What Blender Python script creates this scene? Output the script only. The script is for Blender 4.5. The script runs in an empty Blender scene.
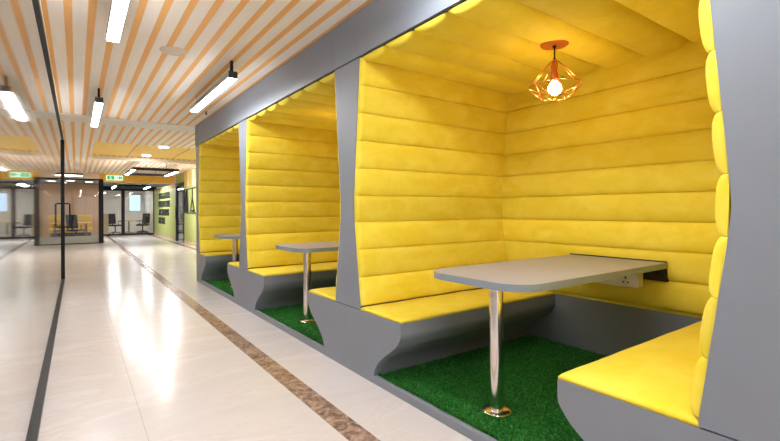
import bpy, bmesh, math, random
from mathutils import Vector, Matrix
random.seed(7)
scene = bpy.context.scene
C = scene.collection
H = 1.27                                     # camera height

# ------------------------------------------------------------------ materials
def new_mat(name):
    m = bpy.data.materials.new(name); m.use_nodes = True
    nt = m.node_tree; nt.nodes.clear()
    out = nt.nodes.new('ShaderNodeOutputMaterial')
    return m, nt, out
def N(nt, t, **kw):
    n = nt.nodes.new(t)
    for k, v in kw.items(): setattr(n, k, v)
    return n
def setin(n, **kw):
    for k, v in kw.items(): n.inputs[k.replace('_', ' ')].default_value = v
def srgb(r, g, b):
    f = lambda c: (c/255/12.92) if c/255 <= .04045 else ((c/255+.055)/1.055)**2.4
    return (f(r), f(g), f(b), 1)
def principled(name, col, rough=.5, metal=0, noise=0, scale=8, bump=0, bscale=60, sheen=0, spec=.5, coat=0):
    m, nt, out = new_mat(name)
    p = N(nt, 'ShaderNodeBsdfPrincipled'); nt.links.new(p.outputs[0], out.inputs[0])
    setin(p, Base_Color=col, Roughness=rough, Metallic=metal)
    p.inputs['Specular IOR Level'].default_value = spec
    if coat: p.inputs['Coat Weight'].default_value = coat
    if sheen:
        p.inputs['Sheen Weight'].default_value = sheen
        p.inputs['Sheen Roughness'].default_value = .4
        p.inputs['Sheen Tint'].default_value = col
    tc = N(nt, 'ShaderNodeTexCoord')
    if noise:
        nz = N(nt, 'ShaderNodeTexNoise'); setin(nz, Scale=scale, Detail=4.0, Roughness=.6)
        nt.links.new(tc.outputs['Object'], nz.inputs['Vector'])
        mx = N(nt, 'ShaderNodeMix', data_type='RGBA')
        a = tuple(min(1, c*(1-noise)) for c in col[:3])+(1,); b = tuple(min(1, c*(1+noise)) for c in col[:3])+(1,)
        mx.inputs[6].default_value = a; mx.inputs[7].default_value = b
        mr = N(nt, 'ShaderNodeMapRange'); setin(mr, From_Min=.3, From_Max=.7)
        nt.links.new(nz.outputs['Fac'], mr.inputs['Value']); nt.links.new(mr.outputs[0], mx.inputs[0])
        nt.links.new(mx.outputs[2], p.inputs['Base Color'])
    if bump:
        nb = N(nt, 'ShaderNodeTexNoise'); setin(nb, Scale=bscale, Detail=3.0)
        nt.links.new(tc.outputs['Object'], nb.inputs['Vector'])
        bp = N(nt, 'ShaderNodeBump'); setin(bp, Strength=bump, Distance=.01)
        nt.links.new(nb.outputs['Fac'], bp.inputs['Height']); nt.links.new(bp.outputs[0], p.inputs['Normal'])
    return m
def emission(name, col, s):
    m, nt, out = new_mat(name)
    e = N(nt, 'ShaderNodeEmission'); setin(e, Color=col, Strength=s); nt.links.new(e.outputs[0], out.inputs[0])
    return m
def glass(name, tint, ior, rough=0.02, gl=(.95, .95, .95, 1)):
    m, nt, out = new_mat(name)
    t = N(nt, 'ShaderNodeBsdfTransparent'); setin(t, Color=tint)
    g = N(nt, 'ShaderNodeBsdfGlossy'); setin(g, Color=gl, Roughness=rough)
    f = N(nt, 'ShaderNodeFresnel'); setin(f, IOR=ior)
    geo = N(nt, 'ShaderNodeNewGeometry')
    # same reflectance from both faces of the pane
    mxn = N(nt, 'ShaderNodeMix', data_type='VECTOR')
    mixs = N(nt, 'ShaderNodeMixShader')
    lw = N(nt, 'ShaderNodeLayerWeight'); setin(lw, Blend=.5)
    # fresnel from facing: F0 + (1-F0)*facing^5-like
    pw = N(nt, 'ShaderNodeMath', operation='POWER'); pw.inputs[1].default_value = 4.0
    nt.links.new(lw.outputs['Facing'], pw.inputs[0])
    f0 = ((ior-1)/(ior+1))**2
    ma = N(nt, 'ShaderNodeMath', operation='MULTIPLY_ADD'); ma.inputs[1].default_value = 1-f0; ma.inputs[2].default_value = f0
    nt.links.new(pw.outputs[0], ma.inputs[0])
    nt.links.new(ma.outputs[0], mixs.inputs[0])
    nt.links.new(t.outputs[0], mixs.inputs[1]); nt.links.new(g.outputs[0], mixs.inputs[2])
    nt.nodes.remove(mxn); nt.nodes.remove(geo); nt.nodes.remove(f)
    nt.links.new(mixs.outputs[0], out.inputs[0])
    return m

def velvet(name):
    m, nt, out = new_mat(name)
    p = N(nt, 'ShaderNodeBsdfPrincipled'); nt.links.new(p.outputs[0], out.inputs[0])
    setin(p, Roughness=.75); p.inputs['Specular IOR Level'].default_value = .25
    p.inputs['Sheen Weight'].default_value = .35; p.inputs['Sheen Roughness'].default_value = .35
    p.inputs['Sheen Tint'].default_value = srgb(255, 238, 140)
    tc = N(nt, 'ShaderNodeTexCoord')
    mp = N(nt, 'ShaderNodeMapping'); setin(mp, Scale=(1.2, 1.2, 2.2)); nt.links.new(tc.outputs['Object'], mp.inputs[0])
    nz = N(nt, 'ShaderNodeTexNoise'); setin(nz, Scale=3.2, Detail=5.0, Roughness=.6, Distortion=.6)
    nt.links.new(mp.outputs[0], nz.inputs['Vector'])
    cr = N(nt, 'ShaderNodeValToRGB')
    cr.color_ramp.elements[0].position = .3; cr.color_ramp.elements[0].color = srgb(224, 199, 46)
    cr.color_ramp.elements[1].position = .72; cr.color_ramp.elements[1].color = srgb(236, 216, 82)
    oi = N(nt, 'ShaderNodeObjectInfo'); hv = N(nt, 'ShaderNodeHueSaturation')
    mr = N(nt, 'ShaderNodeMapRange'); setin(mr, To_Min=.86, To_Max=1.08); nt.links.new(oi.outputs['Random'], mr.inputs['Value']); nt.links.new(mr.outputs[0], hv.inputs['Value'])
    nt.links.new(nz.outputs['Fac'], cr.inputs[0]); nt.links.new(cr.outputs[0], hv.inputs['Color']); nt.links.new(hv.outputs[0], p.inputs['Base Color'])
    nb = N(nt, 'ShaderNodeTexNoise'); setin(nb, Scale=14.0, Detail=4.0); nt.links.new(tc.outputs['Object'], nb.inputs['Vector'])
    bp = N(nt, 'ShaderNodeBump'); setin(bp, Strength=.18, Distance=.02)
    nt.links.new(nb.outputs['Fac'], bp.inputs['Height']); nt.links.new(bp.outputs[0], p.inputs['Normal'])
    return m

def math_node(nt, op, a, b=None):
    n = N(nt, 'ShaderNodeMath', operation=op)
    for i, x in enumerate((a, b)):
        if x is None: continue
        if isinstance(x, (int, float)): n.inputs[i].default_value = x
        else: nt.links.new(x, n.inputs[i])
    return n.outputs[0]

def floor_mat():
    m, nt, out = new_mat('marble_floor')
    p = N(nt, 'ShaderNodeBsdfPrincipled'); nt.links.new(p.outputs[0], out.inputs[0])
    tc = N(nt, 'ShaderNodeTexCoord'); sx = N(nt, 'ShaderNodeSeparateXYZ'); nt.links.new(tc.outputs['Object'], sx.inputs[0])
    X, Y = sx.outputs[0], sx.outputs[1]
    # cream veined marble
    mp = N(nt, 'ShaderNodeMapping'); setin(mp, Scale=(.7, 2.2, 1)); mp.inputs['Rotation'].default_value = (0, 0, .5)
    nt.links.new(tc.outputs['Object'], mp.inputs[0])
    nz = N(nt, 'ShaderNodeTexNoise'); setin(nz, Scale=1.6, Detail=8.0, Roughness=.62, Distortion=1.2); nt.links.new(mp.outputs[0], nz.inputs['Vector'])
    cr = N(nt, 'ShaderNodeValToRGB'); e = cr.color_ramp.elements
    e[0].position = .3; e[0].color = srgb(196, 190, 189); e[1].position = .7; e[1].color = srgb(206, 201, 200)
    x = e.new(.5); x.color = srgb(202, 196, 194)
    x = e.new(.535); x.color = srgb(198, 190, 187)
    x = e.new(.56); x.color = srgb(204, 198, 197)
    nt.links.new(nz.outputs['Fac'], cr.inputs[0])
    # brown marble band
    vn = N(nt, 'ShaderNodeTexNoise'); setin(vn, Scale=11.0, Detail=8.0, Roughness=.7, Distortion=1.5); nt.links.new(tc.outputs['Object'], vn.inputs['Vector'])
    cb = N(nt, 'ShaderNodeValToRGB'); e = cb.color_ramp.elements
    e[0].position = .3; e[0].color = srgb(70, 54, 48); e[1].position = .72; e[1].color = srgb(192, 168, 148)
    x = e.new(.42); x.color = srgb(118, 94, 80); x = e.new(.55); x.color = srgb(156, 130, 112)
    nt.links.new(vn.outputs['Fac'], cb.inputs[0])
    def band(a, b, v): return math_node(nt, 'MULTIPLY', math_node(nt, 'GREATER_THAN', v, a), math_node(nt, 'LESS_THAN', v, b))
    b1 = band(1.215, 1.357, X)
    b2 = math_node(nt, 'MULTIPLY', band(3.12, 3.27, X), math_node(nt, 'GREATER_THAN', Y, 8.9))
    bb = math_node(nt, 'MAXIMUM', b1, b2)
    mx = N(nt, 'ShaderNodeMix', data_type='RGBA'); nt.links.new(bb, mx.inputs[0])
    nt.links.new(cr.outputs[0], mx.inputs[6]); nt.links.new(cb.outputs[0], mx.inputs[7])
    # tile joints
    def joint(v, off, per, w):
        t = math_node(nt, 'DIVIDE', math_node(nt, 'SUBTRACT', v, off), per)
        fr = math_node(nt, 'FRACT', t)
        return math_node(nt, 'LESS_THAN', fr, w/per)
    j = math_node(nt, 'MAXIMUM', joint(X, .318, .8985, .005), math_node(nt, 'MULTIPLY', joint(Y, .3, 1.5, .004), .35))
    j = math_node(nt, 'MULTIPLY', j, .45)
    mj = N(nt, 'ShaderNodeMix', data_type='RGBA'); nt.links.new(j, mj.inputs[0])
    nt.links.new(mx.outputs[2], mj.inputs[6]); mj.inputs[7].default_value = srgb(150, 138, 130)
    nt.links.new(mj.outputs[2], p.inputs['Base Color'])
    setin(p, Roughness=.22); p.inputs['Specular IOR Level'].default_value = .28
    rn = N(nt, 'ShaderNodeTexNoise'); setin(rn, Scale=2.0, Detail=3.0); nt.links.new(tc.outputs['Object'], rn.inputs['Vector'])
    mr = N(nt, 'ShaderNodeMapRange'); setin(mr, To_Min=.16, To_Max=.24); nt.links.new(rn.outputs['Fac'], mr.inputs['Value']); nt.links.new(mr.outputs[0], p.inputs['Roughness'])
    return m

def stripe_mat(name, axis, off, per, w, c1, c2, rough=.55):
    m, nt, out = new_mat(name)
    p = N(nt, 'ShaderNodeBsdfPrincipled'); nt.links.new(p.outputs[0], out.inputs[0])
    tc = N(nt, 'ShaderNodeTexCoord'); sx = N(nt, 'ShaderNodeSeparateXYZ'); nt.links.new(tc.outputs['Object'], sx.inputs[0])
    t = math_node(nt, 'FRACT', math_node(nt, 'DIVIDE', math_node(nt, 'SUBTRACT', sx.outputs[axis], off-w/2), per))
    k = math_node(nt, 'LESS_THAN', t, w/per)
    mp = N(nt, 'ShaderNodeMapping'); setin(mp, Scale=(6, .5, 6) if axis == 0 else (6, 6, .5)); nt.links.new(tc.outputs['Object'], mp.inputs[0])
    nz = N(nt, 'ShaderNodeTexNoise'); setin(nz, Scale=3.0, Detail=5.0); nt.links.new(mp.outputs[0], nz.inputs['Vector'])
    def tone(c):
        mm = N(nt, 'ShaderNodeMix', data_type='RGBA')
        mm.inputs[6].default_value = tuple(x*.9 for x in c[:3])+(1,); mm.inputs[7].default_value = tuple(min(1, x*1.06) for x in c[:3])+(1,)
        nt.links.new(nz.outputs['Fac'], mm.inputs[0]); return mm.outputs[2]
    mx = N(nt, 'ShaderNodeMix', data_type='RGBA'); nt.links.new(k, mx.inputs[0])
    nt.links.new(tone(c1), mx.inputs[6]); nt.links.new(tone(c2), mx.inputs[7])
    nt.links.new(mx.outputs[2], p.inputs['Base Color']); setin(p, Roughness=rough)
    return m

M = {}
M['velvet'] = velvet('yellow_velvet')
M['grey'] = principled('grey_laminate', srgb(128, 133, 142), .42, noise=.03, scale=3, spec=.4)
M['beamgrey'] = principled('grey_fascia_laminate', srgb(122, 129, 140), .38, noise=.03, scale=3, spec=.4)
M['gap'] = principled('dark_fill', srgb(40, 40, 42), .7)  # painted shade line under the fascia, also the hidden filler above the roofs
M['floor'] = floor_mat()
M['stripe'] = stripe_mat('striped_ceiling_boards', 0, -.047, .1495, .052, srgb(246, 238, 232), srgb(244, 186, 112))
M['flute'] = stripe_mat('striped_wall_boards', 1, 0, .95, .42, srgb(246, 216, 92), srgb(250, 244, 214))
M['white'] = principled('white_paint', srgb(238, 232, 226), .6)
M['cream'] = principled('cream_paint', srgb(232, 214, 196), .6, noise=.04)
M['peach'] = stripe_mat('peach_panel_boards', 0, 0, .35, .015, srgb(204, 160, 128), srgb(176, 134, 104))
M['yellowpaint'] = principled('yellow_ceiling_paint', srgb(253, 214, 108), .5, noise=.03)
M['header'] = principled('amber_header_paint', srgb(248, 200, 84), .5)
M['green'] = principled('sage_green_paint', srgb(186, 198, 120), .55, noise=.03)
M['black'] = principled('black_metal', srgb(22, 25, 30), .5, spec=.25)
M['blackfab'] = principled('black_fabric', srgb(38, 38, 42), .85, noise=.15, scale=40)
M['lampgrey'] = principled('lamp_housing', srgb(150, 150, 152), .4)
M['lampblack'] = principled('lamp_end_cap', srgb(52, 54, 58), .4)
M['darkgrey'] = principled('charcoal_ceiling', srgb(96, 98, 100), .7)
M['chrome'] = principled('polished_steel', srgb(232, 226, 220), .16, 1, noise=.02, scale=60)
M['tabletop'] = principled('grey_beige_laminate', srgb(152, 149, 150), .42, noise=.04, scale=50)
M['tableedge'] = principled('grey_edge_band', srgb(126, 138, 146), .45)
M['copper'] = principled('copper_wire', srgb(250, 182, 112), .35, 1)
M['copperplate'] = principled('copper_rose', srgb(206, 112, 56), .4, .6)
M['cord'] = principled('black_cord', srgb(30, 26, 22), .5)
M['plastic'] = principled('white_plastic', srgb(232, 228, 216), .35)
M['socketdot'] = principled('socket_hole', srgb(120, 50, 30), .5)
M['recess'] = principled('dark_recess_paint', srgb(46, 38, 30), .8, noise=.7, scale=35)  # dark of the open recess behind the table, put into the colour
M['brown'] = principled('dark_brown_wood', srgb(92, 68, 52), .5, noise=.2, scale=6)
M['skirting'] = principled('beige_skirting', srgb(216, 186, 156), .4)
M['oak'] = principled('pale_oak', srgb(214, 180, 146), .45, noise=.08, scale=8)
M['grille'] = principled('speaker_grille', srgb(222, 206, 194), .5, noise=.12, scale=120)
M['signgreen'] = emission('sign_green', srgb(24, 150, 70), .9)
M['signpale'] = emission('sign_pale', srgb(206, 240, 214), .9)
M['signdark'] = emission('sign_dark_green', srgb(20, 110, 50), .8)
M['tube'] = emission('led_diffuser', (.97, .985, 1, 1), 42)
M['uplight'] = emission('led_uplight', (.97, .985, 1, 1), 4)
M['tubefar'] = emission('led_diffuser_soft', (1, .98, .96, 1), 80)
M['bulb'] = emission('warm_bulb', (1, .66, .32, 1), 45)
M['disc'] = emission('downlight_disc', (1, .98, .95, 1), 150)
M['softdisc'] = emission('small_light', (1, .97, .92, 1), 5)
M['officedisc'] = emission('office_light', (1, .98, .95, 1), 45)
M['screen'] = emission('daylit_window', srgb(190, 216, 246), 1.0)
M['glass'] = glass('corridor_glass', (.9, .91, .91, 1), 1.75, .03)
M['glassfar'] = glass('clear_glass', (.93, .95, .94, 1), 1.5, .02)
M['amber'] = principled('amber_upholstery', srgb(206, 158, 30), .8)
M['mintseat'] = principled('green_upholstery', srgb(120, 140, 100), .8)

def grass_mat():
    m, nt, out = new_mat('artificial_turf')
    p = N(nt, 'ShaderNodeBsdfPrincipled'); nt.links.new(p.outputs[0], out.inputs[0]); setin(p, Roughness=.6)
    p.inputs['Specular IOR Level'].default_value = .25
    tc = N(nt, 'ShaderNodeTexCoord'); nz = N(nt, 'ShaderNodeTexNoise'); setin(nz, Scale=55.0, Detail=4.0); nt.links.new(tc.outputs['Object'], nz.inputs['Vector'])
    cr = N(nt, 'ShaderNodeValToRGB'); e = cr.color_ramp.elements
    e[0].position = .33; e[0].color = srgb(16, 72, 24); e[1].position = .7; e[1].color = srgb(86, 170, 76)
    x = e.new(.5); x.color = srgb(36, 114, 40)
    nt.links.new(nz.outputs['Fac'], cr.inputs[0]); nt.links.new(cr.outputs[0], p.inputs['Base Color'])
    return m
M['grass'] = grass_mat()

# ------------------------------------------------------------------ mesh helpers
def tag(o, label=None, cat=None, group=None, kind=None):
    if label: o['label'] = label
    if cat: o['category'] = cat
    if group: o['group'] = group
    if kind: o['kind'] = kind
    return o
def empty(name, loc, label, cat, group=None):
    o = bpy.data.objects.new(name, None); C.objects.link(o); o.location = loc; o.empty_display_size = .1
    return tag(o, label, cat, group)
def link(name, bm, mats, parent=None, smooth=False, bevel=0, seg=2):
    bmesh.ops.recalc_face_normals(bm, faces=bm.faces)
    me = bpy.data.meshes.new(name); bm.to_mesh(me); bm.free()
    for m in (mats if isinstance(mats, (list, tuple)) else [mats]): me.materials.append(m)
    if smooth:
        for p in me.polygons: p.use_smooth = True
    o = bpy.data.objects.new(name, me); C.objects.link(o)
    if bevel:
        b = o.modifiers.new('bevel', 'BEVEL'); b.width = bevel; b.segments = seg; b.limit_method = 'ANGLE'; b.angle_limit = .6
    if parent:
        o.parent = parent
        # geometry is written in world coordinates: bring it into the parent's frame
        w = Vector((0, 0, 0)); p = parent
        while p: w += p.location; p = p.parent
        me.transform(Matrix.Translation(-w))
    return o
def BM(): return bmesh.new()
def add_box(bm, x0, x1, y0, y1, z0, z1, mi=0):
    v = [bm.verts.new(p) for p in ((x0,y0,z0),(x1,y0,z0),(x1,y1,z0),(x0,y1,z0),(x0,y0,z1),(x1,y0,z1),(x1,y1,z1),(x0,y1,z1))]
    for f in ((0,3,2,1),(4,5,6,7),(0,1,5,4),(1,2,6,5),(2,3,7,6),(3,0,4,7)):
        bm.faces.new([v[i] for i in f]).material_index = mi
    return bm
def box(name, x0, x1, y0, y1, z0, z1, mat, parent=None, bevel=0):
    return link(name, add_box(BM(), x0, x1, y0, y1, z0, z1), mat, parent, bevel=bevel)
def add_tube(bm, pts, r, n=8, cap=True, mi=0):
    pts = [Vector(p) for p in pts]; rings = []
    rr = r if isinstance(r, (list, tuple)) else [r]*len(pts)
    up = None
    for i, p in enumerate(pts):
        d = (pts[min(i+1, len(pts)-1)]-pts[max(i-1, 0)]).normalized()
        if up is None or abs(d.dot(up)) > .95:
            up = Vector((0, 0, 1)) if abs(d.z) < .9 else Vector((1, 0, 0))
        a = d.cross(up).normalized(); b = d.cross(a).normalized()
        rings.append([bm.verts.new(p+rr[i]*(math.cos(t)*a+math.sin(t)*b)) for t in (2*math.pi*k/n for k in range(n))])
    for i in range(len(rings)-1):
        for k in range(n):
            bm.faces.new((rings[i][k], rings[i][(k+1) % n], rings[i+1][(k+1) % n], rings[i+1][k])).material_index = mi
    if cap:
        bm.faces.new(rings[0][::-1]).material_index = mi; bm.faces.new(rings[-1]).material_index = mi
    return bm
def tube(name, pts, r, mat, parent=None, n=8, smooth=True):
    o = link(name, add_tube(BM(), pts, r, n), mat, parent)
    if smooth:
        for p in o.data.polygons: p.use_smooth = True
        o.data.set_sharp_from_angle(angle=.8)
    return o
def add_lathe(bm, cx, cy, prof, n=32, mi=0):
    rings = []
    for r, z in prof:
        rings.append([bm.verts.new((cx+r*math.cos(2*math.pi*k/n), cy+r*math.sin(2*math.pi*k/n), z)) for k in range(n)] if r > 1e-6 else [bm.verts.new((cx, cy, z))])
    for a, b in zip(rings, rings[1:]):
        for k in range(n):
            q = [a[k % len(a)], a[(k+1) % len(a)], b[(k+1) % len(b)], b[k % len(b)]]
            q = list(dict.fromkeys(q))
            if len(q) > 2: bm.faces.new(q).material_index = mi
    if len(rings[0]) > 1: bm.faces.new(rings[0][::-1])
    if len(rings[-1]) > 1: bm.faces.new(rings[-1])
    return bm
def lathe(name, cx, cy, prof, mat, parent=None, n=32, smooth=True):
    o = link(name, add_lathe(BM(), cx, cy, prof, n), mat, parent)
    if smooth:
        for p in o.data.polygons: p.use_smooth = True
        o.data.set_sharp_from_angle(angle=.7)
    return o
def add_extrude(bm, poly, f0, f1, mi=0):
    """poly: 2D points; f0/f1 map a 2D point to the two end faces"""
    a = [bm.verts.new(f0(p)) for p in poly]; b = [bm.verts.new(f1(p)) for p in poly]
    n = len(poly)
    bm.faces.new(a); bm.faces.new(b[::-1])
    for i in range(n): bm.faces.new((a[i], b[i], b[(i+1) % n], a[(i+1) % n]))
    return bm
def add_bez(p, n=10):
    """Catmull-Rom through the points"""
    out = []
    q = [p[0]]+list(p)+[p[-1]]
    for i in range(1, len(q)-2):
        a, b, c, d = q[i-1], q[i], q[i+1], q[i+2]
        for k in range(n):
            t = k/n
            out.append(tuple(.5*(2*b[j]+(c[j]-a[j])*t+(2*a[j]-5*b[j]+4*c[j]-d[j])*t*t+(3*b[j]-a[j]-3*c[j]+d[j])*t**3) for j in range(len(b))))
    out.append(tuple(p[-1])); return out
def smooth01(t): t = max(0, min(1, t)); return t*t*(3-2*t)

def add_pad(bm, P, nrm, D, nu=28, nv=10, back=.0, rnd=(1, 1), pu=.035, L=1.7, wob=0.0, seam=.35, ex=3.2):
    """puffed upholstery strip. P(u,v) gives the backing surface, nrm the outward direction, D its puff."""
    nrm = Vector(nrm); ph = random.uniform(0, 9)
    us = [0]+[pu/L*t for t in (.12, .35, .65, 1)]
    mid = [us[-1]+(1-2*us[-1])*k/nu for k in range(1, nu)]
    us = us+mid+[1-x for x in us[::-1]]
    vs = [.5-.5*math.cos(math.pi*k/nv) for k in range(nv+1)]
    g = []
    for u in us:
        row = []
        for v in vs:
            fv = seam+(1-seam)*max(0, 1-abs(2*v-1)**ex)**.6
            du = min(u if rnd[0] else 1, (1-u) if rnd[1] else 1)*L/pu
            fu = math.sqrt(max(0, 1-(1-min(1, du))**2))
            w = 1+wob*math.sin(u*L*9+ph)*math.sin(u*L*4.3+2*ph)
            d = .004+(D-.004)*fv*fu*w
            row.append(bm.verts.new(Vector(P(u, v))+nrm*d))
        g.append(row)
    for i in range(len(us)-1):
        for j in range(nv): bm.faces.new((g[i][j], g[i+1][j], g[i+1][j+1], g[i][j+1]))
    # closed back
    bk = [[bm.verts.new(Vector(P(u, v))-nrm*back) for v in (vs[0], vs[-1])] for u in us]
    for i in range(len(us)-1):
        bm.faces.new((bk[i][0], bk[i][1], bk[i+1][1], bk[i+1][0]))
        bm.faces.new((g[i][0], bk[i][0], bk[i+1][0], g[i+1][0]))
        bm.faces.new((g[i][-1], g[i+1][-1], bk[i+1][1], bk[i][1]))
    for i in (0, -1):
        bm.faces.new([bk[i][0]]+g[i]+[bk[i][1]])
    return bm

# ------------------------------------------------------------------ geometry of the booth row
XF, XB = 1.765, 3.50             # front plane and back-pad face plane of the booths
Z_SEAT, Z_TOP = .525, 2.435
ZC = 2.79                        # corridor ceiling
def ins(z):                      # how far a side wall leans away from the bay
    z1, pk = 1.27, .103
    if z <= z1: t = (z-Z_SEAT)/(z1-Z_SEAT)
    else: t = (Z_TOP-z)/(Z_TOP-z1)
    t = max(0, min(1, t)); return pk*(t-.12*max(0, t-.75)**2*4)
BAYS = [(.62, 2.86, 'nearest'), (3.255, 5.59, 'middle'), (5.93, 8.255, 'farthest')]
TIPS = [(1.172, 2.35), (3.795, 4.98), (6.50, 7.80)]
ROWS = [Z_SEAT+.012+(Z_TOP+.012-Z_SEAT-.012)*k/9 for k in range(10)]
PADD = .05

def floor_box(name, *a): return tag(box(name, *a), kind='structure')

# benches: one per side of each bay, seat base + cushion + tufted backrest
def bench(y_edge, side, y_back, tip, label):
    """side=+1: backrest at high y (seen side), side=-1: backrest at low y"""
    root = empty('booth_bench', (2.6, y_edge-side*.25, 0), label, 'bench', 'upholstered benches in the booths')
    s = side
    prof = [(tip, .502)] + add_bez([(tip, .42), (tip+s*.012, .385), (tip+s*.063, .325), (tip+s*.13, .275), (tip+s*.215, .215), (tip+s*.285, .15), (tip+s*.325, .075), (tip+s*.332, .0)], 6)
    poly = prof+[(y_back, .0), (y_back, .502)]
    bm = add_extrude(BM(), poly, lambda p: (XF, p[0], p[1]), lambda p: (3.64, p[0], p[1]))
    o = link('base', bm, M['grey'], root)
    # seat cushion
    y0, y1 = sorted((tip+s*.002, y_edge+s*.004))
    x0, x1 = XF+.004, XB-.005
    bm = BM(); nu, nv = 30, 16; g = []
    for i in range(nu+1):
        row = []
        for j in range(nv+1):
            u = .5-.5*math.cos(math.pi*i/nu); v = .5-.5*math.cos(math.pi*j/nv)
            ex = min(1, min(u, 1-u)*(x1-x0)/.03); ey = min(1, min(v, 1-v)*(y1-y0)/.03)
            k = math.sqrt(1-(1-ex)**2)*math.sqrt(1-(1-ey)**2)
            z = .516+.014*k+.006*math.sin(math.pi*u)*math.sin(math.pi*v)+.002*math.sin(u*23)*math.sin(v*9)
            row.append(bm.verts.new((x0+u*(x1-x0), y0+v*(y1-y0), z)))
        g.append(row)
    for i in range(nu):
        for j in range(nv): bm.faces.new((g[i][j], g[i+1][j], g[i+1][j+1], g[i][j+1]))
    loop = [g[i][0] for i in range(nu+1)]+[g[nu][j] for j in range(1, nv+1)]+[g[i][nv] for i in range(nu-1, -1, -1)]+[g[0][j] for j in range(nv-1, 0, -1)]
    low = [bm.verts.new((v.co.x, v.co.y, .503)) for v in loop]
    for i in range(len(loop)):
        k = (i+1) % len(loop); bm.faces.new((loop[i], loop[k], low[k], low[i]))
    bm.faces.new(low[::-1])
    link('seat_cushion', bm, M['velvet'], root, smooth=True)
    # backrest: backing board with nine tufted strips
    zs = [ROWS[0]+(ROWS[-1]-ROWS[0])*k/24 for k in range(25)]
    poly = [(y_edge+s*ins(z), z) for z in zs]+[(y_edge+s*(ins(z)+.012), z) for z in zs[::-1]]
    bm = add_extrude(BM(), poly, lambda p: (XF+.012, p[0], p[1]), lambda p: (XB+.03, p[0], p[1]))
    back = link('backrest', bm, M['velvet'], root)
    for k in range(9):
        za, zb = ROWS[k], ROWS[k+1]
        ya, yb = y_edge+s*ins(za), y_edge+s*ins(zb)
        x0, L = XF+.004, XB+.02-XF
        P = lambda u, v: (x0+u*L, ya+(yb-ya)*v, za+(zb-za)*v)
        n = Vector((0, -s, (yb-ya)/(zb-za)*s)).normalized()
        link('tuft', add_pad(BM(), P, n, .046, L=L, wob=.05, rnd=(1, 0), pu=.03, seam=.45), M['velvet'], back, smooth=True)
    return root

PART = [(.24, BAYS[0][0]), (BAYS[0][1], BAYS[1][0]), (BAYS[1][1], BAYS[2][0]), (BAYS[2][1], 8.50)]
mid = [(a+b)/2 for a, b in PART]
for i, (y0, y1, which) in enumerate(BAYS):
    lab_r = {'nearest': 'yellow velvet bench with grey base beside the wide bare partition of the lamp-lit front booth',
             'middle': 'yellow bench of the middle booth, hidden by the pillar but for its seat tip',
             'farthest': 'yellow bench of the end booth backing onto the middle booth, only its seat tip showing'}[which]
    lab_l = {'nearest': 'large yellow tufted bench behind the table in the lamp-lit front booth',
             'middle': 'yellow tufted bench behind the chrome-legged table in the middle booth',
             'farthest': 'small yellow tufted bench against the thin end panel by the green wall'}[which]
    bench(y0, -1, mid[i], TIPS[i][0], lab_r)
    bench(y1, +1, mid[i+1] if i < 2 else 8.50, TIPS[i][1], lab_l)

# partitions: grey waisted panels between the bays
plabs = ['wide grey partition where the plain grey wall meets the lamp-lit front booth', 'grey waisted partition between the lamp-lit front booth and the middle booth',
         'grey waisted partition between the middle booth and the small end booth', 'thin grey end panel closing the booth row next to the green wall']
for k, (a, b) in enumerate(PART):
    zs = [Z_SEAT-.019+(Z_TOP-Z_SEAT+.019)*j/30 for j in range(31)]
    lo = [(a+(ins(z)+.0125 if k > 0 else 0), z) for z in zs]
    hi = [(b-(ins(z)+.0125 if k < 3 else 0), z) for z in zs]
    root = empty('booth_partition', (1.9, (a+b)/2, .506), plabs[k], 'partition', 'grey partitions between the booths')
    poly = lo+hi[::-1]
    # solid core set back, thin face panel at the front reaching the pad edge
    link('core', add_extrude(BM(), poly, lambda p: (XF+.013, p[0], p[1]), lambda p: (3.64, p[0], p[1])), M['grey'], root)
    lo2 = [(a+(ins(z) if k > 0 else 0), z+.003) for z in zs]; hi2 = [(b-(ins(z) if k < 3 else 0), z+.003) for z in zs]
    link('face_panel', add_extrude(BM(), lo2+hi2[::-1], lambda p: (XF-.001, p[0], p[1]), lambda p: (XF+.0125, p[0], p[1])), M['grey'], root)

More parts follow.
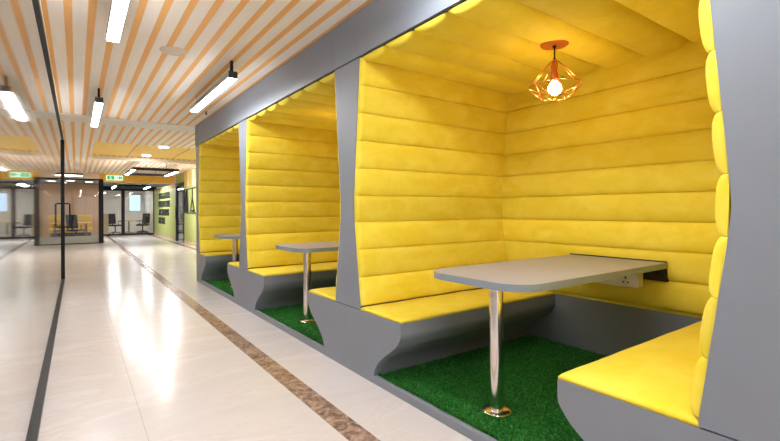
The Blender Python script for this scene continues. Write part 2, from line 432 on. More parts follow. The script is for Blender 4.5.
# padded back walls and roofs
for i, (y0, y1, which) in enumerate(BAYS):
    w = {'nearest': 'the lamp-lit front booth, behind its table', 'middle': 'the middle booth', 'farthest': 'the small end booth'}[which]
    root = empty('padded_back_wall', (3.58, (y0+y1)/2, 0), 'yellow tufted back wall of '+w, 'wall padding', 'tufted back walls of the booths')
    link('base_panel', add_extrude(BM(), [(3.59, 0), (3.50, .51), (3.64, .51), (3.64, 0)], lambda p: (p[0], y0+.15, p[1]), lambda p: (p[0], y1-.15, p[1])), M['grey'], root)
    bk = box('backing', XB+.002, XB+.12, y0-.05, y1+.05, .512, Z_TOP+.015, M['velvet'], root)
    for k in range(9):
        za, zb = ROWS[k], ROWS[k+1]
        zm = (za+zb)/2
        ya, yb = y0-ins(zm)+.02, y1+ins(zm)-.02
        P = lambda u, v: (XB, ya+u*(yb-ya), za+(zb-za)*v)
        link('tuft', add_pad(BM(), P, (-1, 0, 0), PADD, L=yb-ya, wob=.05, rnd=(0, 0)), M['velvet'], root, smooth=True)
    w = {'nearest': 'the lamp-lit front booth, above the copper pendant lamp', 'middle': 'the middle booth', 'farthest': 'the small end booth'}[which]
    root = empty('padded_roof', (2.6, (y0+y1)/2, Z_TOP+.04), 'yellow tufted roof padding of '+w, 'roof padding', 'tufted booth roofs')
    box('backing', XF+.02, 3.60, y0-.012, y1+.012, Z_TOP+.017, Z_TOP+.07, M['velvet'], root)
    bnd = [y1-(y1-y0)*k/7 for k in range(8)]
    for a, b in zip(bnd[1:], bnd):
        wd = b-a
        P = lambda u, v: (XF+.006+u*(XB+.05-XF), a+wd*v, Z_TOP+.016)
        link('tuft', add_pad(BM(), P, (0, 0, -1), .058, L=XB-XF, wob=.08, rnd=(1, 0), nv=14, seam=.02, ex=2.4), M['velvet'], root, smooth=True)

# fascia beam and kerb
root = tag(bpy.data.objects.new('trim_1', None), kind='structure'); C.objects.link(root)
segs = [-6, .25, 2.87, 3.26, 5.58, 5.94, 8.50]
for a, b in zip(segs, segs[1:]):
    box('fascia_board', XF-.014, XF+.02, a+.001, b-.001, Z_TOP+.008, ZC-.003, M['beamgrey'], root)
box('painted_shadow_line', XF+.001, XF+.02, .25, 8.49, Z_TOP+.0005, Z_TOP+.0075, M['gap'], root)  # dark strip standing in for the shadow line below the fascia
floor_box('trim_2', XF+.02, 3.66, .25, 8.50, Z_TOP+.13, ZC-.003, M['gap'])
kerb = tag(bpy.data.objects.new('trim_3', None), kind='structure'); C.objects.link(kerb)
for i, (y0, y1, _) in enumerate(BAYS):
    ka, kb = TIPS[i][0]-.331, TIPS[i][1]+.331
    box('kerb_strip', XF-.001, XF+.036, ka, kb, 0, .055, M['grey'], kerb, bevel=.003)

# artificial grass
def turf(tips, n, label):
    ya, yb = tips[0]-.33, tips[1]+.33; x0, x1 = XF+.038, 3.58
    bm = BM(); add_box(bm, x0, x1, ya, yb, .002, .048)
    V = [tuple(v.co) for v in bm.verts]; F = [tuple(v.index for v in f.verts) for f in bm.faces]
    bm.verts.index_update(); F = [tuple(v.index for v in f.verts) for f in bm.faces]; bm.free()
    for _ in range(n):
        x = x0+(x1-x0)*random.random()**1.5; y = random.uniform(ya, yb)
        a = random.uniform(0, 6.283); w = random.uniform(.0016, .003); h = random.uniform(.012, .027)
        lx, ly = random.gauss(0, .011), random.gauss(0, .011)
        if _ % 9 == 0:      # fringe along the kerb, leaning over it in tufts
            y += .02*math.sin(y*40); x = x0+random.random()*.012; lx = -abs(random.gauss(0, .014))*(.5+.5*math.sin(y*17)*math.sin(y*7)+.3); h += .006
        dx, dy = math.cos(a)*w, math.sin(a)*w; k = len(V)
        V += [(x-dx, y-dy, .047), (x+dx, y+dy, .047), (x+lx, y+ly, .047+h)]
        F.append((k, k+1, k+2))
    me = bpy.data.meshes.new('artificial_grass'); me.from_pydata(V, [], F); me.materials.append(M['grass'])
    o = bpy.data.objects.new('artificial_grass', me); C.objects.link(o)
    return tag(o, label, 'artificial grass', 'artificial grass floors of the booths', 'stuff')
turf(TIPS[0], 46000, 'green artificial grass floor of the lamp-lit front booth under its table')
turf(TIPS[1], 22000, 'green artificial grass floor of the middle booth')
turf(TIPS[2], 9000, 'small patch of green artificial grass in the small end booth')

# tables
def table(yc, label, socket=False):
    root = empty('booth_table', (2.05, yc+.02, .05), label, 'table', 'grey tables in the booths')
    zt, th = .883, .04; x0, x1, hw = 1.80, 3.44, .382; r = .17
    def outline(g, x1=x1):
        pts = [(x1, -hw+g), (x1, hw-g)]
        for k in range(13):
            t = math.pi/2*k/12; pts.append((x0+r-(r-g)*math.sin(t), hw-r+(r-g)*math.cos(t)))
        for k in range(13):
            t = math.pi/2*k/12; pts.append((x0+r-(r-g)*math.cos(t), -hw+r-(r-g)*math.sin(t)))
        return [(p[0], p[1]+yc) for p in pts]
    o0 = outline(0)
    bm = add_extrude(BM(), outline(.0), lambda p: (p[0], p[1], zt-th), lambda p: (p[0], p[1], zt-.0015)); top = link('table_top', bm, M['tableedge'], root)
    bm = add_extrude(BM(), outline(.0015), lambda p: (p[0], p[1], zt-.0014), lambda p: (p[0], p[1], zt)); link('laminate_surface', bm, M['tabletop'], root)
    lathe('leg', 2.068, yc+.012, [(.0425, .07), (.0425, zt-th-.002)], M['chrome'], root, n=40)
    lathe('foot_flange', 2.068, yc+.012, [(.0, .0495), (.092, .0495), (.092, .057), (.085, .064), (.06, .071), (.0432, .074)], M['chrome'], root, n=40)
    lathe('top_flange', 2.068, yc+.012, [(.07, zt-th-.006), (.07, zt-th-.0005)], M['chrome'], root, n=32)
    box('dark_recess_plate', 3.441, XB+.03, yc-.375, yc+.385, .745, .892, M['recess'], root)  # dark plate painted to stand in for the shaded recess in the padding
    return root
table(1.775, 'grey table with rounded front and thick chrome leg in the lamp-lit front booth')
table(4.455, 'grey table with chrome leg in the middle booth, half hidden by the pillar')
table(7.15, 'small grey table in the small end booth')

# power socket box under the nearest table
root = empty('power_socket_box', (3.38, 1.8, .68), 'white power socket box under the wall end of the front table', 'power socket')
box('housing', 3.345, 3.435, 1.556, 1.99, .686, .8425, M['plastic'], root, bevel=.004)
box('faceplate', 3.339, 3.3455, 1.58, 1.78, .696, .80, M['plastic'], root, bevel=.003)
box('switch', 3.335, 3.3395, 1.735, 1.765, .71, .76, M['plastic'], root, bevel=.002)
bm = BM()
for dy, dz, rr in ((0, .022, .009), (-.017, -.012, .007), (.017, -.012, .007)):
    add_tube(bm, [(3.3375, 1.64+dy, .735+dz), (3.3395, 1.64+dy, .735+dz)], rr, 12)
link('socket_holes', bm, M['socketdot'], root)

# pendant lamps
def pendant(x, y, label):
    root = empty('pendant_lamp', (x, y, 2.40), label, 'pendant lamp', 'copper wire pendant lamps in the booths')
    lathe('ceiling_rose', x, y, [(.0, 2.388), (.085, 2.388), (.092, 2.394), (.092, 2.408), (.088, 2.42), (.0, 2.42)], M['copperplate'], root, n=32)
    zt, zw, zb = 2.285, 2.115, 2.035
    bm = BM(); add_tube(bm, [(x, y, 2.388), (x, y, zt-.005)], .0055, 8); add_lathe(bm, x, y, [(.012, 2.375), (.012, 2.388)], 12); add_lathe(bm, x, y, [(.003, zt+.03), (.013, zt), (.013, zt-.012)], 12)
    link('cord', bm, M['cord'], root)
    lathe('bulb_holder', x, y, [(.02, zt-.01), (.022, zt-.05), (.026, zt-.12), (.026, zt-.14), (.0, zt-.14)], M['copperplate'], root, n=20)
    lathe('bulb', x, y, [(.014, zt-.14), (.03, zt-.155), (.042, zt-.175), (.044, zt-.195), (.034, zt-.22), (.015, zt-.232), (.0, zt-.235)], M['bulb'], root, n=24)
    bm = BM(); n = 7; rt, rw, rb = .022, .18, .10
    ring = lambda r, z, o=0: [(x+r*math.cos(2*math.pi*(k+o)/n+.3), y+r*math.sin(2*math.pi*(k+o)/n+.3), z) for k in range(n)]
    A, W, B = ring(rt, zt), ring(rw, zw), ring(rb, zb, .5)
    for k in range(n):
        add_tube(bm, [A[k], W[k]], .0028, 6); add_tube(bm, [W[k], W[(k+1) % n]], .0028, 6)
        add_tube(bm, [W[k], B[k]], .0028, 6); add_tube(bm, [W[(k+1) % n], B[k]], .0028, 6)
        add_tube(bm, [B[k], B[(k+1) % n]], .0028, 6); add_tube(bm, [A[k], A[(k+1) % n]], .0028, 6)
    link('wire_cage', bm, M['copper'], root, smooth=True)
pendant(2.665, 1.78, 'copper wire cage pendant lamp glowing under the yellow roof')
pendant(2.65, 4.46, 'copper wire cage pendant lamp hung in the middle booth')
pendant(2.65, 7.15, 'copper wire cage pendant lamp hung in the small end booth')

# ------------------------------------------------------------------ room shell
floor_box('floor', -4.2, 3.9, -6, 34, -.08, 0, M['floor'])
floor_box('wall_left', -4.3, -4.2, -6, 34, 0, 3.0, M['cream'])
wb = tag(bpy.data.objects.new('wall_back', None), kind='structure'); C.objects.link(wb)
box('parapet', -4.2, 3.9, -6.1, -6, 0, .5, M['white'], wb); box('lintel', -4.2, 3.9, -6.1, -6, 2.6, 3.0, M['white'], wb)  # unseen window opening, added so world light fills in from behind
for x in (-4.1, -2.2, -.2, 1.7): box('added_mullion', x-.04, x+.04, -6.1, -6, .5, 2.6, M['black'], wb)
floor_box('wall_right', 3.66, 3.76, .24, 8.5, 0, ZC, M['cream'])
floor_box('wall_front', XF-.002, 3.76, -6, .238, 0, Z_TOP+.007, M['grey'])
# ceiling: striped boards with a plain cross band and a recessed yellow tray
ceil = tag(bpy.data.objects.new('ceiling', None), kind='structure'); C.objects.link(ceil)
TX0, TY0, TY1 = .33, 11.5, 14.35
box('boards', -4.2, 3.9, -6, 8.45, ZC, ZC+.1, M['stripe'], ceil)
box('cross_band', -4.2, 3.9, 8.45, 9.02, ZC-.02, ZC+.1, M['white'], ceil)
box('boards', -4.2, 3.9, 9.02, TY0, ZC, ZC+.1, M['stripe'], ceil)
box('boards', -4.2, TX0, TY0, TY1, ZC, ZC+.1, M['stripe'], ceil)
box('boards', -4.2, 3.9, TY1, 21.0, ZC, ZC+.1, M['stripe'], ceil)
box('tray_panel', TX0, 3.9, TY0, TY1, ZC+.03, ZC+.1, M['yellowpaint'], ceil)
box('tray_edge', TX0, 3.45, TY1, TY1+.25, ZC-.09, ZC-.001, M['white'], ceil)
bm = BM(); add_box(bm, 1.16, 1.172, TY0, TY1, ZC+.026, ZC+.03); add_box(bm, 2.3, 2.312, TY0, TY1, ZC+.026, ZC+.03)
link('panel_joint', bm, M['brown'], ceil)
box('header', -4.2, .75, 21.0, 21.12, 2.56, ZC+.1, M['cream'], ceil)
box('header', .75, 3.5, 21.0, 21.12, 2.45, ZC+.1, M['header'], ceil)
box('recess_ceiling', -4.2, 3.9, 21.12, 34, 2.56, 2.66, M['darkgrey'], ceil)

# green side wall past the booths
gw = tag(bpy.data.objects.new('wall_right_side', None), kind='structure'); C.objects.link(gw); gw.name = 'wall_right.001'
GX = 3.46
box('painted_wall', GX, GX+.12, 8.5, 18.8, 0, 2.2, M['green'], gw)
box('painted_wall', GX, GX+.12, 20.55, 27, 0, 2.2, M['green'], gw)
box('striped_top', GX, GX+.12, 8.5, 18.8, 2.2, ZC, M['flute'], gw)
box('striped_top', GX, GX+.12, 20.55, 21.0, 2.2, ZC, M['flute'], gw)
box('striped_top', GX, GX+.12, 21.0, 27, 2.2, 2.45, M['flute'], gw)
box('door_head', GX, GX+.12, 18.8, 20.55, 2.42, ZC, M['green'], gw)
floor_box('baseboard_right', GX-.015, GX, 8.6, 18.75, 0, .1, M['skirting'])
floor_box('baseboard_far', GX-.015, GX, 20.6, 27, 0, .1, M['skirting'])
# end wall section between booth row back and green wall
d1 = empty('door_1', (GX, 19.7, 0), None, None); d1['kind'] = 'structure'
bm = BM(); add_box(bm, GX-.02, GX+.1, 18.8, 18.88, 0, 2.42); add_box(bm, GX-.02, GX+.1, 20.4, 20.55, 0, 2.42); add_box(bm, GX-.02, GX+.1, 18.88, 20.4, 2.34, 2.42)
link('frame', bm, M['black'], d1)
box('pane', GX+.02, GX+.035, 18.88, 20.4, .01, 2.34, M['glassfar'], d1)
bm = BM(); add_tube(bm, [(GX, 20.2, .95), (GX-.07, 20.2, .95), (GX-.07, 20.2, 1.45), (GX, 20.2, 1.45)], .018, 8); link('handle', bm, M['black'], d1)
floor_box('wall_right.002', 4.9, 5.0, 17.0, 22, 0, ZC, principled('blue_room_paint', srgb(110, 140, 160), .6))
floor_box('ceiling.001', GX+.12, 5.0, 17.0, 22, ZC, ZC+.1, M['white']); floor_box('wall_right.004', GX+.12, 5.0, 16.9, 17, 0, ZC, M['white']); floor_box('wall_right.005', GX+.12, 5.0, 22, 22.1, 0, ZC, M['white'])
floor_box('floor.001', 3.9, 5.0, 17.0, 22, -.08, 0, M['floor'])

# corridor glass partition on the left
g1 = tag(bpy.data.objects.new('window_1', None), kind='structure'); C.objects.link(g1)
joints = [-1.2, .25, 1.7, 3.12, 4.5, 5.9, 7.3, 8.65, 9.95]
for a, b in zip(joints, joints[1:]):
    box('pane', -.216, -.204, a+.002, b-.002, .04, 2.574, M['glass'], g1)
box('top_track', -.252, -.188, -1.2, 10.03, 2.575, 2.62, M['black'], g1)
box('bulkhead', -.235, -.205, -1.2, 10.03, 2.621, ZC-.001, M['white'], g1)
box('bottom_track', -.24, -.18, -1.2, 10.03, .001, .04, M['black'], g1)
box('end_post', -.265, -.175, 9.952, 10.03, .04, 2.574, M['black'], g1)
hb = BM(); add_tube(hb, [(-.31, 9.99, 1.415), (-.115, 9.99, 1.415), (-.1, 9.99, 1.40), (-.1, 9.99, 1.0), (-.115, 9.99, .985), (-.18, 9.99, .985)], .013, 8)
link('door_handle', hb, M['black'], g1)

# meeting room behind glass at the far left
g2 = tag(bpy.data.objects.new('window_2', None), kind='structure'); C.objects.link(g2)
for a, b in ((-1.45, .0), (.0, .72)):
    box('pane', a+.002, b-.002, 21.03, 21.045, .3, 2.5, M['glassfar'], g2)
bm = BM(); add_box(bm, -1.45, .75, 21.0, 21.08, 2.5, 2.56); add_box(bm, -1.45, .75, 21.0, 21.08, .0, .03); add_box(bm, -1.5, -1.45, 21.0, 21.08, 0, 2.56)
link('frame', bm, M['black'], g2)
box('lower_panel', -1.45, .72, 21.0, 21.06, .03, .3, principled('grey_glass_base', srgb(170, 172, 168), .4), g2)
box('corner_post', .72, .88, 20.95, 21.12, 0, 2.56, M['black'], g2)
g4 = tag(bpy.data.objects.new('window_3', None), kind='structure'); C.objects.link(g4)
box('pane', .79, .805, 21.12, 27.0, .03, 2.5, M['glassfar'], g4)
box('frame', .77, .83, 21.12, 27.0, 0, .03, M['black'], g4)
floor_box('wall_meeting', -4.2, .85, 25.6, 25.7, 0, 2.56, M['peach']).name = 'wall_far'
floor_box('wall_far.001', -4.2, -1.5, 21.0, 21.12, 0, 2.56, M['cream'])
floor_box('wall_side', -1.5, -1.42, 21.12, 25.6, 0, 2.56, M['peach']).name = 'wall_left.001'
sofa = empty('sofa', (-.3, 25.0, 0), 'long yellow sofa along the peach wall of the far left meeting room', 'sofa')
box('seat', -1.3, .6, 24.6, 25.3, .3, .5, M['amber'], sofa, bevel=.04)
box('backrest', -1.3, .6, 25.3, 25.52, .3, 1.12, M['amber'], sofa, bevel=.05)
box('plinth', -1.25, .55, 24.7, 25.4, 0, .298, M['blackfab'], sofa)
mt = empty('meeting_table', (-.1, 23.7, 0), 'pale wooden table in front of the yellow sofa in the meeting room', 'table')
box('table_top', -1.0, .5, 23.4, 24.1, .74, .78, M['oak'], mt, bevel=.01)
for x in (-.85, .35): box('leg', x-.04, x+.04, 23.5, 24.0, 0, .739, M['brown'], mt)

def office_chair(x, y, rz, label, s=1.0):
    root = empty('office_chair', (0, 0, 0), label, 'chair', 'black office chairs in the far rooms')
    bm = BM(); add_box(bm, -.25, .25, -.25, .25, .44, .52); link('seat', bm, M['blackfab'], root, bevel=.03)
    bm = BM(); poly = [(.20, .56), (.26, .56), (.29, .8), (.33, 1.12), (.28, 1.14), (.24, .8)]
    add_extrude(bm, poly, lambda p: (-.23, p[0], p[1]), lambda p: (.23, p[0], p[1])); link('backrest', bm, M['blackfab'], root, bevel=.02)
    for sx in (-.27, .27): link('armrest', add_tube(BM(), [(sx, .1, .5), (sx, .12, .70), (sx, -.16, .70)], .018, 8), M['black'], root)
    bm = BM(); add_tube(bm, [(0, .24, .60), (0, .18, .46), (0, .0, .43)], .025, 8); link('back_stem', bm, M['black'], root)
    tube('column', [(0, 0, .08), (0, 0, .44)], .03, M['black'], root)
    bm = BM()
    for k in range(5):
        t = 2*math.pi*k/5; cx, cy = .28*math.cos(t), .28*math.sin(t)
        add_tube(bm, [(0, 0, .1), (cx, cy, .06)], [.03, .018], 8); add_tube(bm, [(cx, cy-.02, .03), (cx, cy+.02, .03)], .029, 10)
    link('star_base', bm, M['black'], root)
    root.location = (x, y, 0); root.rotation_euler = (0, 0, rz); root.scale = (s, s, s)
    return root
office_chair(-.02, 22.7, 2.6, 'black office chair behind the glass of the left meeting room, before the yellow sofa', 1.0)

# office behind the far glass wall
g3 = tag(bpy.data.objects.new('window_4', None), kind='structure'); C.objects.link(g3)
YG = 27.0
for a, b in ((1.0, 1.92), (2.08, 3.42)):
    box('pane', a+.01, b-.01, YG+.03, YG+.045, .08, 2.36, M['glassfar'], g3)
bm = BM(); add_box(bm, .85, 3.58, YG, YG+.08, 2.36, 2.56); add_box(bm, .85, 3.58, YG, YG+.08, 0, .08); add_box(bm, 1.92, 2.08, YG, YG+.08, .08, 2.36); add_box(bm, .85, 1.0, YG, YG+.08, .08, 2.36); add_box(bm, 3.42, 3.58, YG, YG+.08, .08, 2.36)
link('frame', bm, M['black'], g3)
bm = BM(); add_tube(bm, [(1.78, YG+.03, .95), (1.78, YG-.06, .95), (1.78, YG-.06, 1.4), (1.78, YG+.03, 1.4)], .02, 8); link('door_handle', bm, M['plastic'], g3)
floor_box('wall_far.002', .85, 3.9, 32.4, 32.5, 0, 2.56, M['white'])
floor_box('wall_right.003', 3.58, 3.7, 27.08, 32.4, 0, 2.56, M['white'])
floor_box('wall_left.002', .85, .95, 27.08, 32.4, 0, 2.56, M['white'])
w5 = tag(bpy.data.objects.new('window_5', None), kind='structure'); C.objects.link(w5)
box('pane', 2.75, 3.35, 32.37, 32.39, 1.3, 2.3, M['screen'], w5)
bm = BM(); add_box(bm, 2.69, 2.75, 32.35, 32.4, 1.24, 2.36); add_box(bm, 3.35, 3.41, 32.35, 32.4, 1.24, 2.36); add_box(bm, 2.69, 3.41, 32.35, 32.4, 1.24, 1.3); add_box(bm, 2.69, 3.41, 32.35, 32.4, 2.3, 2.36); link('frame', bm, M['white'], w5)
office_chair(1.75, 28.75, .6, 'black office chair beside the pale cabinet behind the far glass door')
office_chair(3.05, 28.4, -.8, 'black office chair at the right of the far glass office, by the green wall')
office_chair(3.2, 29.9, -1.6, 'black office chair deeper in the far glass office, at the round table')
cab = empty('cabinet', (1.2, 27.9, 0), 'pale beige cabinet just behind the far glass door', 'cabinet')
box('body', 1.02, 1.38, 27.6, 28.2, .0, 1.15, M['oak'], cab, bevel=.01); box('door', 1.03, 1.37, 27.585, 27.599, .05, 1.12, M['oak'], cab)
rt = empty('round_table', (2.45, 29.3, 0), 'round pale table standing in the middle of the far glass office', 'table')
lathe('table_top', 2.45, 29.3, [(.5, .71), (.52, .72), (.52, .74), (.5, .75)], M['oak'], rt); lathe('pedestal', 2.45, 29.3, [(.3, 0), (.3, .02), (.05, .05), (.04, .708)], M['mintseat'], rt)

# ------------------------------------------------------------------ ceiling fittings
def linear_lamp(x, y0, y1, label, z0=2.60, w=.085, h=.07, dp=.004):
    root = empty('linear_lamp', (x, (y0+y1)/2, z0+h), label, 'ceiling lamp', 'linear white ceiling lamps over the corridor')
    bm = BM(); add_box(bm, x-w/2, x+w/2, y0, y1, z0+.006, z0+h); link('housing', bm, M['lampgrey'], root)
    for ya, yb in ((y0-.012, y0), (y1, y1+.012)): box('end_cap', x-w/2, x+w/2, ya, yb, z0, z0+h, M['lampblack'], root)
    box('diffuser', x-w/2+.004, x+w/2-.004, y0+.002, y1-.002, z0-dp, z0+.0055, M['tube'], root)
    yy = y0+.05
    bm = BM(); add_box(bm, x-.012, x+.012, yy-.02, yy+.02, z0+h, ZC-.0005); link('bracket', bm, M['black'], root)
    tube('suspension_cable', [(x, y1-.15, z0+h), (x, y1-.15, ZC-.0005)], .003, M['lampgrey'], root, n=6)
linear_lamp(2.8, 9.3, 11.1, 'added fill lamp behind the end booth, brightening the green wall')  # unseen lamp, added to brighten the green wall and tray
linear_lamp(.235, 2.21, 4.04, 'long linear lamp before the glass wall, next to the ceiling speaker')
linear_lamp(.23, 6.45, 8.28, 'linear lamp farther down the corridor, above the tile joint near the glass wall')
linear_lamp(1.285, 4.5, 6.3, 'linear lamp beside the grey fascia of the booths')
linear_lamp(1.40, .20, 2.05, 'linear lamp above the front booth opening', dp=.02)
linear_lamp(-2.3, .3, 2.1, 'added fill lamp in the room behind the glass, farther from the added window')  # unseen lamp, added as fill from the left room
linear_lamp(-2.3, -3.5, -1.7, 'added fill lamp in the room behind the glass, nearer the added window')  # second unseen lamp added for fill from the left
linear_lamp(.235, -2.03, -.2, 'linear lamp in the corridor before the first glass pane')
linear_lamp(1.34, -4.0, -2.15, 'linear lamp along the plain grey wall before the booths')
linear_lamp(.235, -5.6, -3.9, 'linear lamp by the added window at the corridor end')

sp = empty('ceiling_speaker', (.757, 4.57, ZC), 'round white speaker grille set in the striped ceiling', 'speaker')
lathe('rim', .757, 4.57, [(.122, ZC-.0005), (.122, ZC-.006), (.112, ZC-.012), (.095, ZC-.012), (.095, ZC-.0005)], M['grille'], sp)
lathe('grille', .757, 4.57, [(.094, ZC-.001), (.094, ZC-.008), (.04, ZC-.012), (0, ZC-.013)], M['grille'], sp)
spk = empty('sprinkler', (1.62, 7.1, ZC), 'tiny dark sprinkler head on the ceiling beside the grey fascia', 'sprinkler')
lathe('escutcheon', 1.62, 7.1, [(.03, ZC-.0005), (.03, ZC-.006), (.012, ZC-.01)], M['lampgrey'], spk, n=16)
lathe('head', 1.62, 7.1, [(.01, ZC-.01), (.01, ZC-.035), (.022, ZC-.038), (.022, ZC-.042)], M['black'], spk, n=16)

def downlight(x, y, label):
    root = empty('downlight', (x, y, ZC+.03), label, 'downlight', 'round downlights in the yellow ceiling tray')
    z = ZC+.03
    lathe('trim_ring', x, y, [(.13, z-.0005), (.13, z-.008), (.1, z-.012), (.1, z-.0005)], M['white'], root)
    lathe('diffuser', x, y, [(.099, z-.001), (.099, z-.009), (0, z-.010)], M['disc'], root)
downlight(1.58, 13.8, 'brighter left round downlight at the far edge of the yellow ceiling tray')
downlight(1.72, 11.75, 'right round downlight in the yellow ceiling tray')

def ring_lamp(x0, x1, y0, y1, z, zc, label, sub):
    root = empty('rectangular_ring_lamp', ((x0+x1)/2, (y0+y1)/2, z), label, 'pendant lamp')
    w = .07
    bm = BM(); add_box(bm, x0, x1, y0, y0+w, z, z+.08); add_box(bm, x0, x1, y1-w, y1, z, z+.08)
    add_box(bm, x0, x0+w, y0+w, y1-w, z+.012, z+.08); add_box(bm, x1-w, x1, y0+w, y1-w, z+.012, z+.08); link('frame', bm, M['black'], root)
    for a in (x0, x1-w): box('diffuser', a+.004, a+w-.004, y0+w, y1-w, z, z+.0115, M['tubefar'], root)
    for px, py in ((x0+.35, y0+.03), (x1-.35, y0+.03), (x0+.35, y1-.03), (x1-.35, y1-.03)):
        link('hanger_rod', add_tube(BM(), [(px, py, z+.08), (px, py, zc-.0005)], .006, 6), M['black'], root)
ring_lamp(1.36, 2.62, 15.0, 17.4, 2.50, ZC, 'rectangular black pendant lamp hung under the striped ceiling before the yellow header', '')
ring_lamp(1.35, 2.75, 22.3, 24.6, 2.36, 2.56, 'rectangular black pendant lamp under the dark recess ceiling at the far office', '')
fl = empty('strip_lamp', (-.2, 19.8, ZC), 'short black strip lamp hung before the left meeting room glass', 'ceiling lamp')
box('housing', -.62, .2, 19.75, 19.87, 2.60, 2.67, M['black'], fl); box('diffuser', -.61, .19, 19.755, 19.865, 2.565, 2.599, M['softdisc'], fl)
for x in (-.45, .03): link('hanger_rod', add_tube(BM(), [(x, 19.81, 2.67), (x, 19.81, ZC-.0005)], .008, 6), M['black'], fl)
# meeting room and office ceiling lights
def square_light(x, y, label, g, e='softdisc', h=0):
    root = empty('ceiling_light', (x, y, 2.56+h), label, 'ceiling light', g)
    bm = BM(); add_box(bm, x-.15, x+.15, y-.15, y+.15, 2.548+h, 2.5595+h); link('frame', bm, M['white'], root)
    box('diffuser', x-.13, x+.13, y-.13, y+.13, 2.544+h, 2.5479+h, M[e], root)
for x, y, l in ((-.2, 22.6, 'small square ceiling light just inside the meeting room glass'), (-.5, 24.2, 'small square ceiling light over the yellow sofa in the meeting room'), (.45, 23.2, 'small square ceiling light at the glass corner of the left meeting room'),
             (1.6, 29.5, 'left small square ceiling light in the far office'), (2.8, 30.5, 'right small square ceiling light in the far office'), (2.3, 28.0, 'small square ceiling light just behind the far office glass')):
    square_light(x, y, l, 'small square ceiling lights in the far rooms', 'softdisc' if y < 25 else 'officedisc')
square_light(4.3, 19.7, 'added square ceiling light brightening the blue room behind the green wall door', 'small square ceiling lights in the far rooms', 'officedisc', .23)  # light added to brighten the blue room seen through the door

# exit sign
ex = empty('exit_sign', (1.2, 20.97, 2.55), 'green lit exit sign on the yellow header above the far passage', 'exit sign')
ex0, ex1, ez0, ez1, ey = .98, 1.55, 2.535, 2.715, 20.955
box('sign_box', ex0, ex1, ey, 20.998, ez0, ez1, M['signpale'], ex, bevel=.004)
box('left_field', ex0+.03, ex0+.27, ey-.004, ey-.0005, ez0+.02, ez1-.02, M['signgreen'], ex)
bm = BM(); yy = ey-.008
def sl(pts, w):   # small strokes of the running-man and arrow pictograms
    add_tube(bm, [(p[0], yy, p[1]) for p in pts], w, 6)
cx = ex0+.15; cz = (ez0+ez1)/2
sl([(cx-.01, cz+.03), (cx+.005, cz-.01)], .014); sl([(cx+.005, cz-.01), (cx+.045, cz-.03), (cx+.03, cz-.06)], .008); sl([(cx+.005, cz-.01), (cx-.02, cz-.04), (cx-.06, cz-.045)], .008)
sl([(cx-.01, cz+.03), (cx-.05, cz+.015)], .006); sl([(cx-.01, cz+.03), (cx+.04, cz+.02)], .006)
add_lathe(bm, cx-.015, yy, [(0, cz+.042), (.014, cz+.048), (.014, cz+.058), (0, cz+.066)], 10)
link('running_figure', bm, M['signpale'], ex)
bm = BM(); ax = ex0+.35
sl([(ax-.05, cz), (ax+.05, cz)], .010); sl([(ax+.02, cz+.04), (ax+.06, cz), (ax+.02, cz-.04)], .010); link('arrow', bm, M['signgreen'], ex)
bm = BM(); add_box(bm, ex0+.43, ex0+.49, ey-.005, ey-.0005, ez0+.03, ez1-.03); add_box(bm, ex0+.50, ex0+.55, ey-.005, ey-.0005, ez0+.05, ez1-.05); link('door_symbol', bm, M['signgreen'], ex)

# lettering on the green wall
def text_part(s, x, ya, yb, z0, z1, mat, parent):
    cu = bpy.data.curves.new('word', 'FONT'); cu.body = s; cu.extrude = .02; cu.offset = .012
    to = bpy.data.objects.new('word', cu); C.objects.link(to)
    bpy.context.view_layer.update()
    me = bpy.data.meshes.new_from_object(to.evaluated_get(bpy.context.evaluated_depsgraph_get()))
    bpy.data.objects.remove(to)
    xs = [v.co.x for v in me.vertices]; ys = [v.co.y for v in me.vertices]
    sx = (yb-ya)/(max(xs)-min(xs)); sz = (z1-z0)/(max(ys)-min(ys)); mx, my = min(xs), min(ys)
    for v in me.vertices:   # reads from the corridor: text runs towards the near end
        a, b, c = v.co; v.co = (x-.02-c, yb-(a-mx)*sx, z0+(b-my)*sz)
    o = bpy.data.objects.new('word', me); me.materials.append(mat); C.objects.link(o); o.parent = parent
    me.transform(Matrix.Translation(-parent.location)); return o
wl = empty('wall_lettering', (GX, 23.6, 1.3), 'black raised lettering of four stacked words on the green wall', 'wall lettering')
lb = principled('black_letters', srgb(44, 48, 36), .6)
for s, a, z0, z1 in (('TOGETHER', 22.0, 1.86, 2.16), ('EVERYONE', 22.0, 1.46, 1.77), ('ACHIEVES', 22.3, 1.05, 1.37), ('MORE', 23.3, .64, .96)):
    text_part(s, GX, a, 25.2, z0, z1, lb, wl)
# framed black decor near the booths
wd = empty('wall_decor', (GX, 17.2, 1.6), 'thin black wall frame with a hanging garland and a loop beside the glass door', 'wall decor')
bm = BM(); fx = GX-.02; ya, yb, za, zb = 15.5, 18.6, 1.2, 2.1
for a, b in (((ya, za), (yb, za)), ((yb, za), (yb, zb)), ((yb, zb), (ya, zb)), ((ya, zb), (ya, za))):
    add_tube(bm, [(fx, a[0], a[1]), (fx, b[0], b[1])], .018, 6)
link('frame', bm, M['black'], wd)
bm = BM(); yc = 18.2
add_tube(bm, [(fx, yc, 2.1), (fx, yc, 1.22)], .02, 6)
for k in range(26):
    z = 2.05-.03*k; s = .05+.009*k
    add_tube(bm, [(fx, yc, z), (fx-.02, yc+s, z-.07)], .016, 5); add_tube(bm, [(fx, yc, z), (fx-.02, yc-s, z-.07)], .016, 5)
link('garland', bm, M['black'], wd)
bm = BM(); yc = 17.2
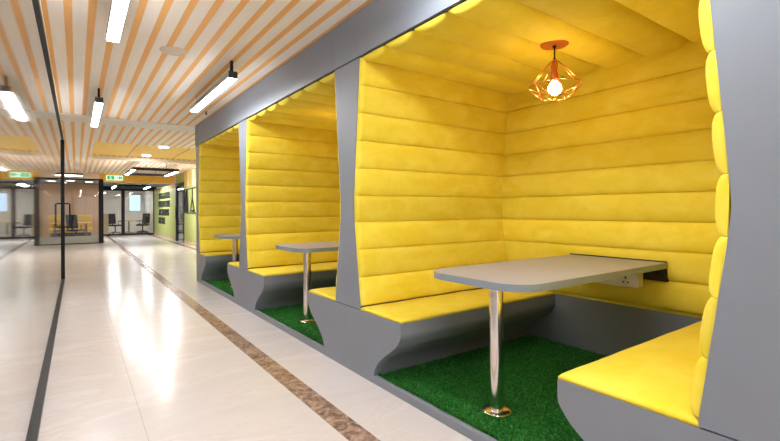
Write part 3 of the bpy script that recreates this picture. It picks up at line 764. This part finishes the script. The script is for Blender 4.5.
add_tube(bm, [(fx, yc, 2.1), (fx, yc, 1.75), (fx, yc+.28, 1.3), (fx, yc-.28, 1.3), (fx, yc, 1.75)], .022, 6); add_tube(bm, [(fx, yc-.3, 1.28), (fx, yc+.3, 1.28)], .04, 6)
link('loop', bm, M['black'], wd)
bm = BM()
for k in range(4): add_tube(bm, [(fx, 16.4-.2*k, 2.1), (fx, 16.4-.2*k, 1.5-.06*k)], .02, 6)
link('strings', bm, M['black'], wd)

# low cabinet seen through the corridor glass
cb = empty('sideboard', (-2.3, 20.6, 0), 'low dark brown sideboard behind the corridor glass', 'sideboard')
box('body', -3.2, -1.55, 20.5, 20.98, .08, .85, M['brown'], cb, bevel=.008); box('plinth', -3.15, -1.6, 20.55, 20.95, 0, .079, M['black'], cb)
for k in range(3):
    d = box('door', -3.19+.547*k, -3.19+.547*k+.53, 20.485, 20.499, .1, .83, M['brown'], cb)
    box('handle', -3.19+.547*k+.46, -3.19+.547*k+.48, 20.47, 20.4845, .4, .55, M['black'], d)

# ------------------------------------------------------------------ camera, world, colour management
th = math.atan(313.5/438); r_ = .0045
s, c = math.sin(th), math.cos(th)
R = Vector((c, -s, 0)); U = Vector((0, 0, 1)); D = Vector((s, c, 0))
R2 = (R-r_*U).normalized(); U2 = (U+r_*R).normalized()
cam = bpy.data.cameras.new('camera'); co = bpy.data.objects.new('camera', cam); C.objects.link(co)
mw = Matrix((( R2.x, U2.x, -D.x, 0), (R2.y, U2.y, -D.y, 0), (R2.z, U2.z, -D.z, H), (0, 0, 0, 1)))
co.matrix_world = mw
cam.sensor_width = 36; cam.lens = 438/780*36; cam.shift_y = -10.5/780; cam.clip_start = .02
scene.camera = co
w = bpy.data.worlds.new('world'); scene.world = w; w.use_nodes = True
bg = w.node_tree.nodes['Background']; bg.inputs[0].default_value = (.82, .92, 1, 1); bg.inputs[1].default_value = .7
scene.view_settings.view_transform = 'Standard'
try: scene.view_settings.look = 'None'
except Exception: pass
scene.view_settings.exposure = 0.83; scene.view_settings.gamma = 1; scene.view_settings.use_curve_mapping = False
scene.cycles.max_bounces = 12; scene.cycles.diffuse_bounces = 6; scene.cycles.glossy_bounces = 5; scene.cycles.transparent_max_bounces = 16
scene.cycles.sample_clamp_indirect = 6
scene.cycles.use_denoising = True
